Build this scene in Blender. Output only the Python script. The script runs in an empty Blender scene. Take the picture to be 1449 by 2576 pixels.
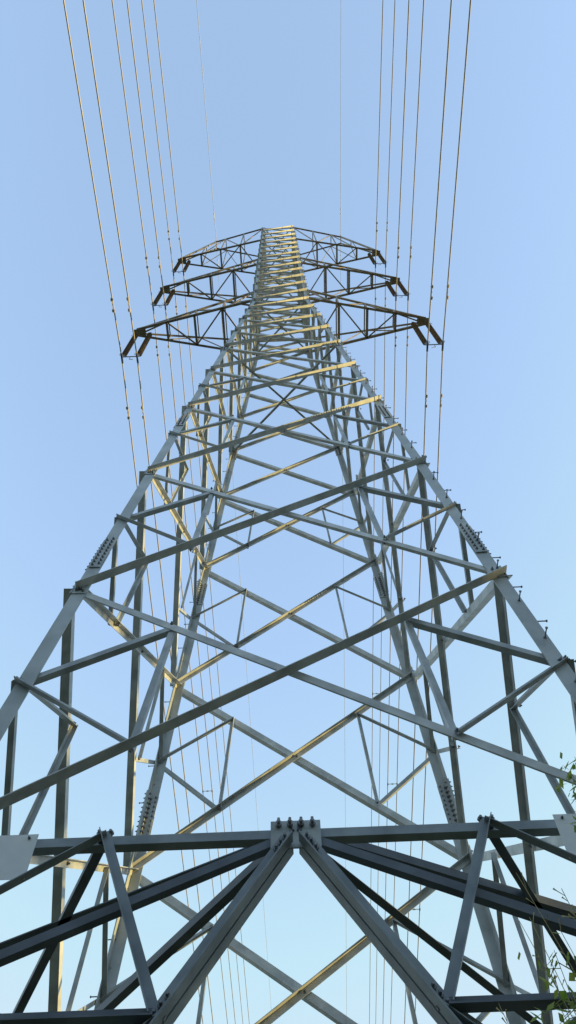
import bpy, math, random
from mathutils import Vector as V, Matrix
random.seed(4)
D=9.0; CZ=1.6
TC=V((0,D,0))
sc=bpy.context.scene
# ---------------- materials
def newmat(n):
    m=bpy.data.materials.new(n); m.use_nodes=True
    nt=m.node_tree; b=nt.nodes["Principled BSDF"]; return m,nt,b
def noise_mat(name,c1,c2,scale,rough=0.5,metal=0.0,bump=0.0,c3=None,transl=0):
    m,nt,b=newmat(name)
    tc=nt.nodes.new("ShaderNodeTexCoord")
    n=nt.nodes.new("ShaderNodeTexNoise"); n.inputs["Scale"].default_value=scale; n.inputs["Detail"].default_value=6
    r=nt.nodes.new("ShaderNodeValToRGB")
    r.color_ramp.elements[0].position=0.35; r.color_ramp.elements[1].position=0.68
    r.color_ramp.elements[0].color=(*c1,1); r.color_ramp.elements[1].color=(*c2,1)
    if c3:
        e=r.color_ramp.elements.new(0.8); e.color=(*c3,1)
    nt.links.new(tc.outputs["Object"],n.inputs["Vector"]); nt.links.new(n.outputs["Fac"],r.inputs["Fac"])
    nt.links.new(r.outputs["Color"],b.inputs["Base Color"])
    b.inputs["Roughness"].default_value=rough; b.inputs["Metallic"].default_value=metal
    if bump:
        bp=nt.nodes.new("ShaderNodeBump"); bp.inputs["Strength"].default_value=bump; bp.inputs["Distance"].default_value=0.02
        nt.links.new(n.outputs["Fac"],bp.inputs["Height"]); nt.links.new(bp.outputs["Normal"],b.inputs["Normal"])
    if transl:
        t=nt.nodes.new("ShaderNodeBsdfTranslucent"); mx=nt.nodes.new("ShaderNodeMixShader"); mx.inputs[0].default_value=transl
        nt.links.new(r.outputs["Color"],t.inputs["Color"])
        nt.links.new(b.outputs[0],mx.inputs[1]); nt.links.new(t.outputs[0],mx.inputs[2])
        nt.links.new(mx.outputs[0],nt.nodes["Material Output"].inputs[0])
    return m
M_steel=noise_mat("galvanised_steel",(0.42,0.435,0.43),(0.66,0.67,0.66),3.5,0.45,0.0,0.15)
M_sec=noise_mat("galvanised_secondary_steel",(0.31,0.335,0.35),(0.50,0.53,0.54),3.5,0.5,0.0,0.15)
M_leg=noise_mat("galvanised_leg",(0.34,0.37,0.38),(0.50,0.53,0.54),2.2,0.5,0.0,0.15)
M_base=noise_mat("shade_toned_base_steel",(0.20,0.23,0.255),(0.35,0.39,0.42),3.0,0.5,0.0,0.2)  # shade on the bottom panel is put into this darker steel colour
M_dark=noise_mat("shade_darkened_brace_steel",(0.075,0.09,0.115),(0.14,0.165,0.20),3.0,0.5,0.0,0.1)  # deeper shade of the darkest base braces, put into the colour
M_arm=noise_mat("weathered_arm_steel",(0.25,0.21,0.17),(0.44,0.37,0.29),3.0,0.6,0.0)
M_bolt=noise_mat("bolt_steel",(0.15,0.15,0.16),(0.28,0.28,0.29),20,0.45,0.3)
M_ins=noise_mat("grey_brown_porcelain",(0.22,0.16,0.12),(0.32,0.24,0.18),4,0.3)
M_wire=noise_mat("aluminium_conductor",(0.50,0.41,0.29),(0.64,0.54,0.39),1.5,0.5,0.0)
M_gw=noise_mat("earth_wire_steel",(0.8,0.8,0.8),(0.85,0.85,0.85),1.5,0.5,0.0)
M_conc=noise_mat("concrete",(0.28,0.27,0.25),(0.40,0.39,0.36),6,0.9,0,0.3)
M_ground=noise_mat("grass_ground",(0.035,0.05,0.02),(0.09,0.09,0.05),0.35,0.95,0,0.5,(0.14,0.12,0.08))
M_bark=noise_mat("bark",(0.06,0.045,0.03),(0.14,0.10,0.07),6,0.9,0,0.5)
M_leaf=noise_mat("leaves",(0.035,0.07,0.018),(0.09,0.13,0.035),0.8,0.6)
M_leafy=noise_mat("young_leaves",(0.12,0.24,0.03),(0.42,0.45,0.08),9,0.6,transl=.5)
M_straw=noise_mat("dry_grass",(0.46,0.38,0.20),(0.66,0.57,0.30),5,0.8,transl=.3)
M_white=noise_mat("sign_white",(0.78,0.79,0.80),(0.85,0.85,0.85),8,0.4)
M_red=noise_mat("sign_red",(0.55,0.02,0.02),(0.62,0.03,0.03),8,0.4)
M_black=noise_mat("sign_black",(0.02,0.02,0.02),(0.03,0.03,0.03),8,0.4)
# ---------------- mesh builder
class MB:
    def __init__(s): s.v=[]; s.f=[]
    def prism(s,ring0,ring1):
        n=len(ring0); b=len(s.v); s.v+= [tuple(p) for p in ring0]+[tuple(p) for p in ring1]
        for i in range(n):
            j=(i+1)%n; s.f.append((b+i,b+j,b+n+j,b+n+i))
        s.f.append(tuple(b+i for i in reversed(range(n)))); s.f.append(tuple(b+n+i for i in range(n)))
    def tube(s,pts,rads,seg=6):
        base=len(s.v); n=len(pts)
        for i,p in enumerate(pts):
            d=(pts[min(i+1,n-1)]-pts[max(i-1,0)]).normalized()
            a=d.orthogonal().normalized() if abs(d.z)>0.9 else d.cross(V((0,0,1))).normalized()
            c=d.cross(a)
            r=rads[i] if isinstance(rads,(list,tuple)) else rads
            for k in range(seg):
                t=2*math.pi*k/seg; s.v.append(tuple(p+a*math.cos(t)*r+c*math.sin(t)*r))
        for i in range(n-1):
            for k in range(seg):
                k2=(k+1)%seg; s.f.append((base+i*seg+k,base+i*seg+k2,base+(i+1)*seg+k2,base+(i+1)*seg+k))
        s.f.append(tuple(base+k for k in reversed(range(seg)))); s.f.append(tuple(base+(n-1)*seg+k for k in range(seg)))
    def box(s,c,ax,ay,az,dx,dy,dz):
        ax=ax.normalized();ay=ay.normalized();az=az.normalized()
        r=[c+ax*(i*dx/2)+ay*(j*dy/2)-az*dz/2 for i,j in((-1,-1),(1,-1),(1,1),(-1,1))]
        s.prism(r,[p+az*dz for p in r])
    def obj(s,name,mat,parent=None):
        me=bpy.data.meshes.new(name); me.from_pydata(s.v,[],s.f); me.update()
        me.materials.append(mat)
        import bmesh
        bm=bmesh.new(); bm.from_mesh(me); bmesh.ops.recalc_face_normals(bm,faces=bm.faces); bm.to_mesh(me); bm.free()
        o=bpy.data.objects.new(name,me); sc.collection.objects.link(o)
        if parent: o.parent=parent
        return o
def angle(mb,p0,p1,n,s,t=None,bdir=-1,off=0.0,flip=False):
    """rolled steel angle: flange A in plane with normal n, flange B standing along bdir*n at the lower edge (upper if flip)"""
    t=t or max(0.008,s*0.1)
    d=(p1-p0).normalized(); n=(n-d*n.dot(d)).normalized()
    e=n.cross(d).normalized()
    if e.z<0: e=-e
    if flip: e=-e
    sec=[(0,0),(s,0),(s,t),(t,t),(t,s),(0,s)]
    def ring(p): return [p+e*(a-s/2)+n*(off+bdir*b) for a,b in sec]
    mb.prism(ring(p0),ring(p1))
def bolt(mb,p,n,r=0.017,h=0.03):
    n=n.normalized(); mb.tube([p,p+n*h*0.55,p+n*h*0.56,p+n*h*1.3],[r*1.35,r*1.35,r*0.7,r*0.7],6)
def empty(name):
    e=bpy.data.objects.new(name,None); sc.collection.objects.link(e); return e
# ---------------- tower profile
ZK=3.887; ZT=6.58
def Wd(Z):
    if Z<=ZK: return .4083-.06968*Z
    return .1374+(.119-.1374)*(Z-ZK)/(ZT-ZK)
def rot(k,v): return Matrix.Rotation(k*math.pi/2,3,'Z')@v
def fp(k,a,Z):
    w=Wd(Z)*D
    return rot(k,V((a*w,-w,0)))+V((0,D,Z*D+CZ))
def fn(k): return rot(k,V((0,-1,0.07))).normalized()
tower=empty("transmission_tower")
legs=MB(); br=MB(); red=MB(); gus=MB(); bol=MB(); arms=MB(); steps=MB(); base_=MB(); dark=MB()
# legs
segs=[(-.19,1.14,.20,.02),(1.14,1.9,.19,.018),(1.9,2.79,.17,.016),(2.79,ZK,.15,.014),(ZK,ZT,.13,.012)]
for sx in(-1,1):
    for sy in(-1,1):
        for z0,z1,s,t in segs:
            rings=[]
            for Z in(z0,z1):
                w=Wd(Z)*D; c=V((sx*w,D+sy*w,Z*D+CZ))
                rings.append([c+V((-sx*a,-sy*b,0)) for a,b in[(0,0),(s,0),(s,t),(t,t),(t,s),(0,s)]])
            legs.prism(*rings)
        # splice plates
        for zs,hh in((1.14,.055),(1.9,.05),(2.79,.045)):
            w=Wd(zs)*D; up=(V((-sx*.06968,-sy*.06968,1))).normalized()
            c=V((sx*w,D+sy*w,zs*D+CZ))
            for axn,axt in((V((0,sy,0)),V((-sx,0,0))),(V((sx,0,0)),V((0,-sy,0)))):
                n=(axn-up*axn.dot(up)).normalized(); tt=up.cross(n).normalized()
                if tt.dot(axt)<0: tt=-tt
                cc=c+tt*.105+n*.013
                gus.box(cc,tt,up,n,.17,hh*2*D,.02)
                gus.box(cc-n*.040,tt,up,n,.15,hh*2*D,.014)
                for i in range(9):
                    for j in(-1,1):
                        q=cc+tt*.045*j+up*((i-4)*hh*2*D*.105+(.025 if j>0 else -.025)*0.8)
                        bolt(bol,q+n*.01,n,.016,.03); bolt(bol,q-n*.046,-n,.015,.03)
# faces
NZ=[.5175,1.017,1.525,2.0256,2.449,2.80,3.11,3.39,3.64,ZK]
U=[ZK+(4.908-ZK)*i/5 for i in range(1,6)]+[4.908+(5.913-4.908)*i/5 for i in range(1,6)]+[5.913+(ZT-5.913)*i/3 for i in range(1,4)]
NZ+=U
def nodeplate(k,a,Z,s):
    n=fn(k); p=fp(k,a,Z)
    up=(fp(k,a,Z+.1)-p).normalized(); t=up.cross(n).normalized()
    if t.dot(rot(k,V((-a,0,0))))<0: t=-t
    gus.box(p+t*s*.32+n*.008,t,up,n,s*.85,s*1.15,.012)
    for i,j in((.2,-.3),(.2,.3),(.5,-.2),(.5,.25)):
        bolt(bol,p+t*s*i+up*s*j+n*.022,n)
for k in range(4):
    n=fn(k)
    for i in range(len(NZ)-1):
        z0,z1=NZ[i],NZ[i+1]
        s=.13 if i<2 else .12 if i<4 else .115 if i<9 else .11
        A,B=fp(k,-1,z0),fp(k,1,z1); C,E=fp(k,1,z0),fp(k,-1,z1)
        angle(br,A,B,n,s,bdir=1,off=.004)
        angle(br,C,E,n,s*.85,bdir=-1,off=-.022,flip=True)
        w0,w1=Wd(z0),Wd(z1); zx=z0+(z1-z0)*w0/(w0+w1)
        X=fp(k,0,zx)
        bolt(bol,X+n*.015,n,.02); bolt(bol,X-n*.035,-n,.02)
        if i<4:
            rs=.085 if i<2 else .07
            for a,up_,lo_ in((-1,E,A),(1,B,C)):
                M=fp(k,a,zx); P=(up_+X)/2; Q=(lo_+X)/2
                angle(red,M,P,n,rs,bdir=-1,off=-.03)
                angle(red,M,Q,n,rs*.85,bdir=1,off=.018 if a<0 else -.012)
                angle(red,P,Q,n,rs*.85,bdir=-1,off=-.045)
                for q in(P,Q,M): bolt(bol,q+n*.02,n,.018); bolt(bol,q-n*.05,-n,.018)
        if i>=9 and i%2: angle(br,E,B,n,.07,bdir=-1,off=-.05)
        for a in(-1,1):
            if i<9: nodeplate(k,a,z1,.26 if i<4 else .2)
            for q,dd in((B if a>0 else E,(A-B).normalized() if a>0 else (C-E).normalized()),):
                for m in(.1,.18): bolt(bol,q+dd*m+n*.018,n,.017)
    for Z in(.5175,ZK,4.908,5.913,ZT,4.12,5.12):
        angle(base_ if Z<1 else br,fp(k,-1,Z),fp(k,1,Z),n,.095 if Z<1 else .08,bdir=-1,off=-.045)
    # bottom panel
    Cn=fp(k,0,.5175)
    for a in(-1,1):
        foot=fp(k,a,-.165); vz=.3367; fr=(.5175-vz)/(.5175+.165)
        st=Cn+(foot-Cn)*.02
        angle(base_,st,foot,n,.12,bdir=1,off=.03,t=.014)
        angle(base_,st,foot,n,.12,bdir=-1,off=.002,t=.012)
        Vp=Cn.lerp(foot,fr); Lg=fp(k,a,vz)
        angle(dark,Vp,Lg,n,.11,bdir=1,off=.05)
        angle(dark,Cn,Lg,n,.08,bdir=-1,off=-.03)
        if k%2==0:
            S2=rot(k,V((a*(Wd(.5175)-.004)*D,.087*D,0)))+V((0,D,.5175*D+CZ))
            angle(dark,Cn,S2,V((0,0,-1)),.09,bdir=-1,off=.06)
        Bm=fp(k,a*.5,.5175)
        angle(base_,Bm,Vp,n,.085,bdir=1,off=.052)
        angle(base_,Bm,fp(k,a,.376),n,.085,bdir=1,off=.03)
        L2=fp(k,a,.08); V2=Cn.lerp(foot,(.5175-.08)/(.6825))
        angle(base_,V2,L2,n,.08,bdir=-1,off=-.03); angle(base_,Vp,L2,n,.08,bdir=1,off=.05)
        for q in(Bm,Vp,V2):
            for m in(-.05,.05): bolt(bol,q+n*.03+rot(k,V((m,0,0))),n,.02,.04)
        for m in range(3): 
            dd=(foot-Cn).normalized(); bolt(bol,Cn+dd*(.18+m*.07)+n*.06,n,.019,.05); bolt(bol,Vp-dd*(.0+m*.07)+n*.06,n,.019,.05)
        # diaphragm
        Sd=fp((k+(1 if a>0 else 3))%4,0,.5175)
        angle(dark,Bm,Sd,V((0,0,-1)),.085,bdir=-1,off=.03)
    gus.box(Cn+n*.012+V((0,0,-.06)),rot(k,V((1,0,0))),V((0,0,1)),n,.44,.28,.014)
    for m in(-.15,-.05,.05,.15):
        bolt(bol,Cn+rot(k,V((m,0,0)))+n*.02+V((0,0,.03)),n,.02,.05)
        bolt(bol,Cn+rot(k,V((m,0,0)))+n*.0+V((0,0,.065)),V((0,0,1)),.02,.05)
# horizontal plan crosses
for Z in(ZK,4.908,5.913,ZT,2.80):
    angle(red,fp(0,-1,Z),fp(0,1,Z)+V((0,2*Wd(Z)*D,0)),V((0,0,-1)),.07)
    angle(red,fp(0,1,Z),fp(0,-1,Z)+V((0,2*Wd(Z)*D,0)),V((0,0,-1)),.07,off=.02)
# crossarms
def T(x,y,Z): return V((x*D,D+y*D,Z*D+CZ))
TX=.735
def xarm(sg,Z,h,top):
    w=Wd(Z); 
    fr=[0,.26,.5,.74,1.0]
    lo={};hi={}
    for sy in(-1,1):
        p0=T(sg*w,sy*w,Z); p1=T(sg*TX,sy*.014,Z)
        angle(arms,p0,p1,V((0,0,-1)),.11,t=.012,bdir=-1,flip=(sy>0))
        if not top:
            wh=Wd(Z+h); q0=T(sg*wh,sy*wh,Z+h); q1=T(sg*TX,sy*.014,Z+.025)
            angle(arms,q0,q1,V((0,sy,0)),.09,t=.012,bdir=-1)
            H=[q0.lerp(q1,f) for f in fr]
        else:
            q0=T(sg*Wd(ZT),sy*Wd(ZT),ZT); g=T(sg*.51,sy*.03,ZT); q1=T(sg*TX,sy*.014,Z+.025)
            angle(arms,q0,g,V((0,sy,0)),.10,t=.012); angle(arms,g,q1,V((0,sy,0)),.10,t=.012)
            H=[]
            for f in fr:
                x=w+(TX-w)*f
                if x<.51: tt=(x-w)/(.51-w); H.append(q0.lerp(g,tt))
                else: tt=(x-.51)/(TX-.51); H.append(g.lerp(q1,tt))
        L=[p0.lerp(p1,f) for f in fr]
        lo[sy]=L;hi[sy]=H
        for i in range(1,4): angle(arms,L[i],H[i],V((0,sy,0)),.065,off=-.01)
        for i in range(0,3):
            a,b=(L[i],H[i+1]) if i%2 else (H[i],L[i+1])
            angle(arms,a,b,V((0,sy,0)),.055,off=-.02)
    for i in range(1,4):
        angle(arms,lo[-1][i],lo[1][i],V((0,0,-1)),.11,off=.0,bdir=-1)
        angle(arms,hi[-1][i],hi[1][i],V((0,0,1)),.055,off=.0,bdir=-1)
    for i in range(0,4):
        s1=-1 if i%2 else 1
        angle(arms,lo[s1][i],lo[-s1][i+1],V((0,0,-1)),.065,off=-.012)
    # tip plate
    arms.box(T(sg*.72,0,Z-.002),V((1,0,0)),V((0,1,0)),V((0,0,1)),.55,.30,.03)
    arms.box(T(sg*.72,0,Z+.02),V((1,0,0)),V((0,0,1)),V((0,1,0)),.5,.30,.02)
ARMS=[(ZK,.23,False),(4.908,.22,False),(5.913,.2,True)]
WX=(.733,.663); WDROP=.45
for sg in(-1,1):
    for Z,h,tp in ARMS:
        xarm(sg,Z,h,tp)
        ib=MB(); hb=MB()
        for x in WX:
            top=T(sg*x,0,Z-.004); 
            a=top-V((0,0,.35)); b=T(sg*x,0,Z-.40)
            hb.tube([top,a],.022,6); 
            hb.box(a-V((0,0,.0)),V((1,0,0)),V((0,1,0)),V((0,0,1)),.08,.05,.14)
            pts=[];rr=[]; nd=20; Ls=(a-b).length
            for i in range(nd):
                z=a.z-Ls*i/nd; q=Ls/nd
                pts+=[V((a.x,a.y,z)),V((a.x,a.y,z-q*.25)),V((a.x,a.y,z-q*.45)),V((a.x,a.y,z-q*.55))]; rr+=[.035,.05,.115,.04]
            pts.append(b); rr.append(.035)
            base=len(ib.v); seg=10
            for p,r in zip(pts,rr):
                for kk in range(seg):
                    t=2*math.pi*kk/seg; ib.v.append((p.x+r*math.cos(t),p.y+r*math.sin(t),p.z))
            for i in range(len(pts)-1):
                for kk in range(seg):
                    k2=(kk+1)%seg; ib.f.append((base+i*seg+kk,base+i*seg+k2,base+(i+1)*seg+k2,base+(i+1)*seg+kk))
            clamp=T(sg*x,0,Z-WDROP)
            hb.tube([b,clamp],.03,6)
            hb.box(clamp,V((1,0,0)),V((0,1,0)),V((0,0,1)),.07,.42,.07)
            # arcing horns
            hb.tube([b,b+V((sg*.12,0,-.05)),b+V((sg*.2,0,.1)),b+V((sg*.2,0,.3))],.012,5)
            hb.tube([a,a+V((sg*.15,0,.05)),a+V((sg*.2,0,-.15))],.012,5)
        m=T(sg*sum(WX)/2,0,Z-.425)
        hb.box(m,V((1,0,0)),V((0,0,1)),V((0,1,0)),.75,.06,.03)
        hb.tube([m,m-V((0,0,.35)),m-V((sg*.18,0,.45))],.014,5)
        o=ib.obj("insulator_string",M_ins,tower); hb.obj("insulator_hardware",M_bolt,tower)
    # earth wire bracket
    g=T(sg*.51,0,ZT)
    arms.box(g,V((0,1,0)),V((0,0,1)),V((1,0,0)),.6,.14,.05)
    arms.tube([g,g+V((0,0,.35)),g+V((0,-.2,.55)),g+V((0,-.35,.35))],.018,6)
# step bolts
Z=.0;i=0
while Z<ZT-.03:
    for (sx,sy) in((1,-1),(-1,1)):
        w=Wd(Z)*D; c=V((sx*w,D+sy*w,Z*D+CZ))
        if i%2: p=c+V((-sx*.05,0,0)); d=V((0,sy,0))
        else: p=c+V((0,-sy*.05,0)); d=V((sx,0,0))
        steps.tube([p-d*.04,p+d*.14],.009,6); steps.tube([p+d*.14,p+d*.155],.018,6)
        steps.tube([p,p+d*.015],.02,6)
    Z+=.44/D; i+=1
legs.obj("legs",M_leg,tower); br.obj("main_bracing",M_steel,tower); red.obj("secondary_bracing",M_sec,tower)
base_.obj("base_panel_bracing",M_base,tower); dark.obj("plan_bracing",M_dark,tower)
gus.obj("gusset_and_splice_plates",M_leg,tower); bol.obj("bolts",M_bolt,tower); arms.obj("crossarms",M_arm,tower); steps.obj("step_bolts",M_bolt,tower)
ft=MB()
for sx in(-1,1):
    for sy in(-1,1):
        w=Wd(-.17)*D; c=V((sx*w,D+sy*w,0))
        r=[c+V((a*.5,b*.5,-.4)) for a,b in((-1,-1),(1,-1),(1,1),(-1,1))]
        r2=[c+V((a*.3,b*.3,.32)) for a,b in((-1,-1),(1,-1),(1,1),(-1,1))]
        ft.prism(r,r2)
ft.obj("concrete_footings",M_conc,tower)
# ---------------- wires
S0=.10; LS=350.0
def zoff(t): t=abs(t); return -S0*t+S0*t*t/LS
ts=[-350+i*10 for i in range(71)]+[-5,-2,2,5]; ts=sorted(set(ts))
for sg in(-1,1):
    for Z,h,tp in ARMS:
        for wi,x in enumerate(WX):
            mb=MB(); b=T(sg*x,0,Z-WDROP)
            mb.tube([b+V((0,t,zoff(t))) for t in ts],.027,6)
            for sd in(-1,1):
                for t0 in(2.25,):
                    t=sd*t0; p=b+V((0,t,zoff(t)))
                    mb.tube([p,p-V((0,0,.12))],.025,6)
                    q=p-V((0,0,.12)); mb.tube([q-V((0,.22,0)),q+V((0,.22,0))],.012,5)
                    for e in(-1,1):
                        mb.tube([q+V((0,e*.15,0)),q+V((0,e*.17,0)),q+V((0,e*.26,0)),q+V((0,e*.29,0))],[.03,.055,.055,.03],8)
            if wi==0:
                for t in(-30,-75,32,80,130):
                    p=b+V((0,t,zoff(t))); p2=p-V((sg*(WX[0]-WX[1])*D,0,0))
                    mb.tube([p,p2],.02,5); mb.box((p+p2)/2,V((1,0,0)),V((0,1,0)),V((0,0,1)),.12,.06,.06)
                    for q in(p,p2): mb.box(q,V((1,0,0)),V((0,1,0)),V((0,0,1)),.07,.18,.09)
            mb.obj("power_line",M_wire)
    mb=MB(); b=T(sg*.51,-.04,ZT+.03)
    mb.tube([b+V((0,t,zoff(t)*.8)) for t in ts],.017,6)
    for t in(-1.6,1.6):
        p=b+V((0,t,zoff(t)*.8-.06)); mb.tube([p-V((0,.2,0)),p-V((0,.12,0)),p-V((0,.11,0)),p+V((0,.11,0)),p+V((0,.12,0)),p+V((0,.2,0))],[.04,.04,.01,.01,.04,.04],6)
    mb.obj("earth_wire",M_gw)
# ---------------- warning signs
for sg in(-1,1):
    e=empty("warning_sign")
    x0,x1=.249,.325; yF=D-Wd(.5175)*D-.10
    cz=.490*D+CZ; c=V((sg*(x0+x1)/2*D,yF,cz))
    m=MB(); m.box(c,V((1,0,0)),V((0,0,1)),V((0,1,0)),(x1-x0)*D,.44,.004); m.obj("plate",M_white,e)
    m=MB(); m.box(c+V((sg*.12,-.006,.12)),V((1,0,0)),V((0,0,1)),V((0,1,0)),.26,.06,.003); m.obj("red_band",M_red,e)
    m=MB()
    for q in(-.27,.27): bolt(m,c+V((q,-.002,.18)),V((0,-1,0)),.01,.02)
    m.obj("fixings",M_bolt,e)
    if sg<0:
        cu=bpy.data.curves.new("lettering","FONT"); cu.body="SI"; cu.size=.06; cu.align_x='RIGHT'; cu.materials.append(M_black)
        t=bpy.data.objects.new("lettering",cu); sc.collection.objects.link(t); t.parent=e
        t.location=c+V((.10,-.006,-.19)); t.rotation_euler=(math.pi/2,0,0)
# ---------------- ground
gm=MB(); N=60
cs=[math.copysign((abs(i)/30)**3*1500+abs(i)*.6,i) for i in range(-30,31)]
for y in cs:
    for x in cs:
        r=math.hypot(x,y-9); z=0 if r<10 else min(1,(r-10)/40)*(.6*math.sin(x*.05)+.5*math.cos(y*.043))
        gm.v.append((x,y+9,z-.02))
n_=len(cs)
for j in range(n_-1):
    for i in range(n_-1): gm.f.append((j*n_+i,j*n_+i+1,(j+1)*n_+i+1,(j+1)*n_+i))
gm.obj("ground",M_ground)
# ---------------- trees (unseen, to the right and behind, they shade the foot of the tower)
def unseen_tree(loc,H,R,seed):
    rn=random.Random(seed); e=empty("unseen_tree"); e.location=loc
    tb=MB(); lf=MB()
    tb.tube([V((0,0,-.3)),V((.1,.1,H*.3)),V((.3,-.1,H*.6)),V((.2,.2,H*.9))],[.45,.35,.2,.05],8)
    cl=[]
    for i in range(34):
        z=H*(.28+.70*rn.random()); prof=math.sin(math.pi*min(1,max(0.08,(z/H-.2)/.86)))**.6
        a=rn.random()*6.283; r=R*prof*rn.random()**.5
        c=V((r*math.cos(a),r*math.sin(a),z)); cl.append(c)
        tb.tube([V((.2,0,max(H*.2,z-R*.6))),c*.6+V((0,0,z*.38)),c],[.14,.08,.03],5)
    for c in cl:
        for j in range(150):
            d=V((rn.gauss(0,1),rn.gauss(0,1),rn.gauss(0,.7))); p=c+d*R*.17
            n=V((rn.gauss(0,1),rn.gauss(0,1),rn.gauss(0,1))).normalized(); a=n.orthogonal().normalized(); b=n.cross(a)
            s=.22+.2*rn.random(); k=len(lf.v)
            lf.v+= [tuple(p-a*s),tuple(p+b*s*.5),tuple(p+a*s),tuple(p-b*s*.5)]; lf.f.append((k,k+1,k+2,k+3))
    tb.obj("trunk_and_limbs",M_bark,e); lf.obj("foliage",M_leaf,e)
TR=[(36,-8,18,5.5),(36,0,18.5,5),(36,8,19.0,4.5),(38,17.5,12.5,4.5),(36,26,11,5),(40,33,11,6)]
TR+=[(-22,-10,13,5),(-14,-13,15,6),(-4,-14,16,6),(5,-14,15,6),(14,-13,16,6),(23,-9,14,5.5),(-24,-2,12,5)]  # rear and left trees, added out of view to dim skylight on lower members
for i,(x,y,H,R) in enumerate(TR):
    unseen_tree(V((x,y,0)),H,R,i)
# ---------------- tall dry grass + sapling at the right
tg=MB(); rn=random.Random(7)
for i in range(20):
    bx=1.62+rn.random()*.45; by=4.0+rn.random()*.7; H=3.8+rn.random()*1.1
    lx=-.1-rn.random()*.45; ly=rn.uniform(-.2,.3)
    pts=[V((bx+lx*f**2,by+ly*f**2,H*f-.1*f**3)) for f in[j/9 for j in range(10)]]
    tg.tube(pts,[.007-.005*j/9 for j in range(10)],4)
    for j in range(12):
        f=.78+.22*rn.random(); p=V((bx+lx*f**2,by+ly*f**2,H*f-.1*f**3))
        d=V((rn.uniform(-1,1),rn.uniform(-1,1),rn.uniform(.2,1.4))).normalized()*rn.uniform(.04,.11)
        tg.tube([p,p+d*.7,p+d],[.002,.003,.006],3)
tg.obj("tall_grass",M_straw)
sp=empty("sapling"); st=MB(); lv=MB()
for i in range(14):
    bx=1.45+rn.random()*.40; by=4.0+rn.random()*.4; H=3.5+rn.random()*.75
    lx=-.05-rn.random()*.2
    if i>11: bx,by,H,lx=2.02+.08*(i-12),4.1,5.35+.15*(i-12),-.12
    P=lambda f:V((bx+lx*f**2,by,H*f))
    st.tube([P(j/8) for j in range(9)],[.012-.0013*j for j in range(9)],5)
    for j in range(150 if i<12 else 80):
        f=.6+.4*rn.random()
        if i>11: f=.88+.12*rn.random()
        p=P(f)+V((rn.gauss(0,.07),rn.gauss(0,.08),rn.gauss(0,.06)))
        a=V((rn.gauss(0,1),rn.gauss(0,1),rn.gauss(-.3,.6))).normalized(); b=a.orthogonal().normalized()
        s=rn.uniform(.025,.05); k=len(lv.v)
        lv.v+=[tuple(p),tuple(p+a*s+b*s*.55),tuple(p+a*s*2),tuple(p+a*s-b*s*.55)]; lv.f.append((k,k+1,k+2,k+3))
        if j%3==0: st.tube([P(f),p],[.003,.0015],3)
st.obj("stems",M_leafy,sp); lv.obj("leaves",M_leafy,sp)
# ---------------- light
EL=math.radians(6); AZ=math.radians(3)
Sd=V((math.cos(AZ)*math.cos(EL),math.sin(AZ)*math.cos(EL),math.sin(EL)))
l=bpy.data.lights.new("sun","SUN"); l.energy=5.0; l.angle=math.radians(.5); l.color=(1,.74,.25)
lo=bpy.data.objects.new("sun",l); sc.collection.objects.link(lo); lo.rotation_euler=Sd.to_track_quat('Z','Y').to_euler()
w=bpy.data.worlds.new("World"); sc.world=w; w.use_nodes=True; nt=w.node_tree
bg=nt.nodes["Background"]; sky=nt.nodes.new("ShaderNodeTexSky"); sky.sky_type='NISHITA'; sky.sun_disc=False
sky.sun_elevation=EL; sky.sun_rotation=math.pi/2-AZ; sky.air_density=1.0; sky.dust_density=0.3; sky.ozone_density=1.0
gmn=nt.nodes.new("ShaderNodeGamma"); gmn.inputs[1].default_value=.70
vm=nt.nodes.new("ShaderNodeVectorMath"); vm.operation='MULTIPLY'; vm.inputs[1].default_value=(4.9,5.25,6.1)
mn=nt.nodes.new("ShaderNodeVectorMath"); mn.operation='MINIMUM'; mn.inputs[1].default_value=(4.1,5.4,6.3)
nt.links.new(sky.outputs[0],gmn.inputs[0]); nt.links.new(gmn.outputs[0],vm.inputs[0])
nt.links.new(vm.outputs[0],mn.inputs[0]); nt.links.new(mn.outputs[0],bg.inputs[0]); bg.inputs[1].default_value=.15
# ---------------- camera
p=math.radians(62); r=math.radians(2.25)
R0=V((1,0,0)); U0=V((0,-math.sin(p),math.cos(p))); F=V((0,math.cos(p),math.sin(p)))
dl=-5/1930
F2=(F+R0*dl).normalized(); R0=(R0-F2*R0.dot(F2)).normalized(); U0=R0.cross(F2)
R=R0*math.cos(r)-U0*math.sin(r); Uv=R0*math.sin(r)+U0*math.cos(r)
cam=bpy.data.cameras.new("camera"); co=bpy.data.objects.new("camera",cam); sc.collection.objects.link(co)
mt=Matrix((R,Uv,-F2)).transposed().to_4x4(); mt.translation=V((.06,0,CZ)); co.matrix_world=mt
cam.sensor_fit='VERTICAL'; cam.sensor_height=36; cam.lens=36*1930/2576; cam.clip_end=5000; cam.clip_start=.05
sc.camera=co
sc.view_settings.view_transform='Standard'; sc.view_settings.look='None'; sc.view_settings.exposure=0
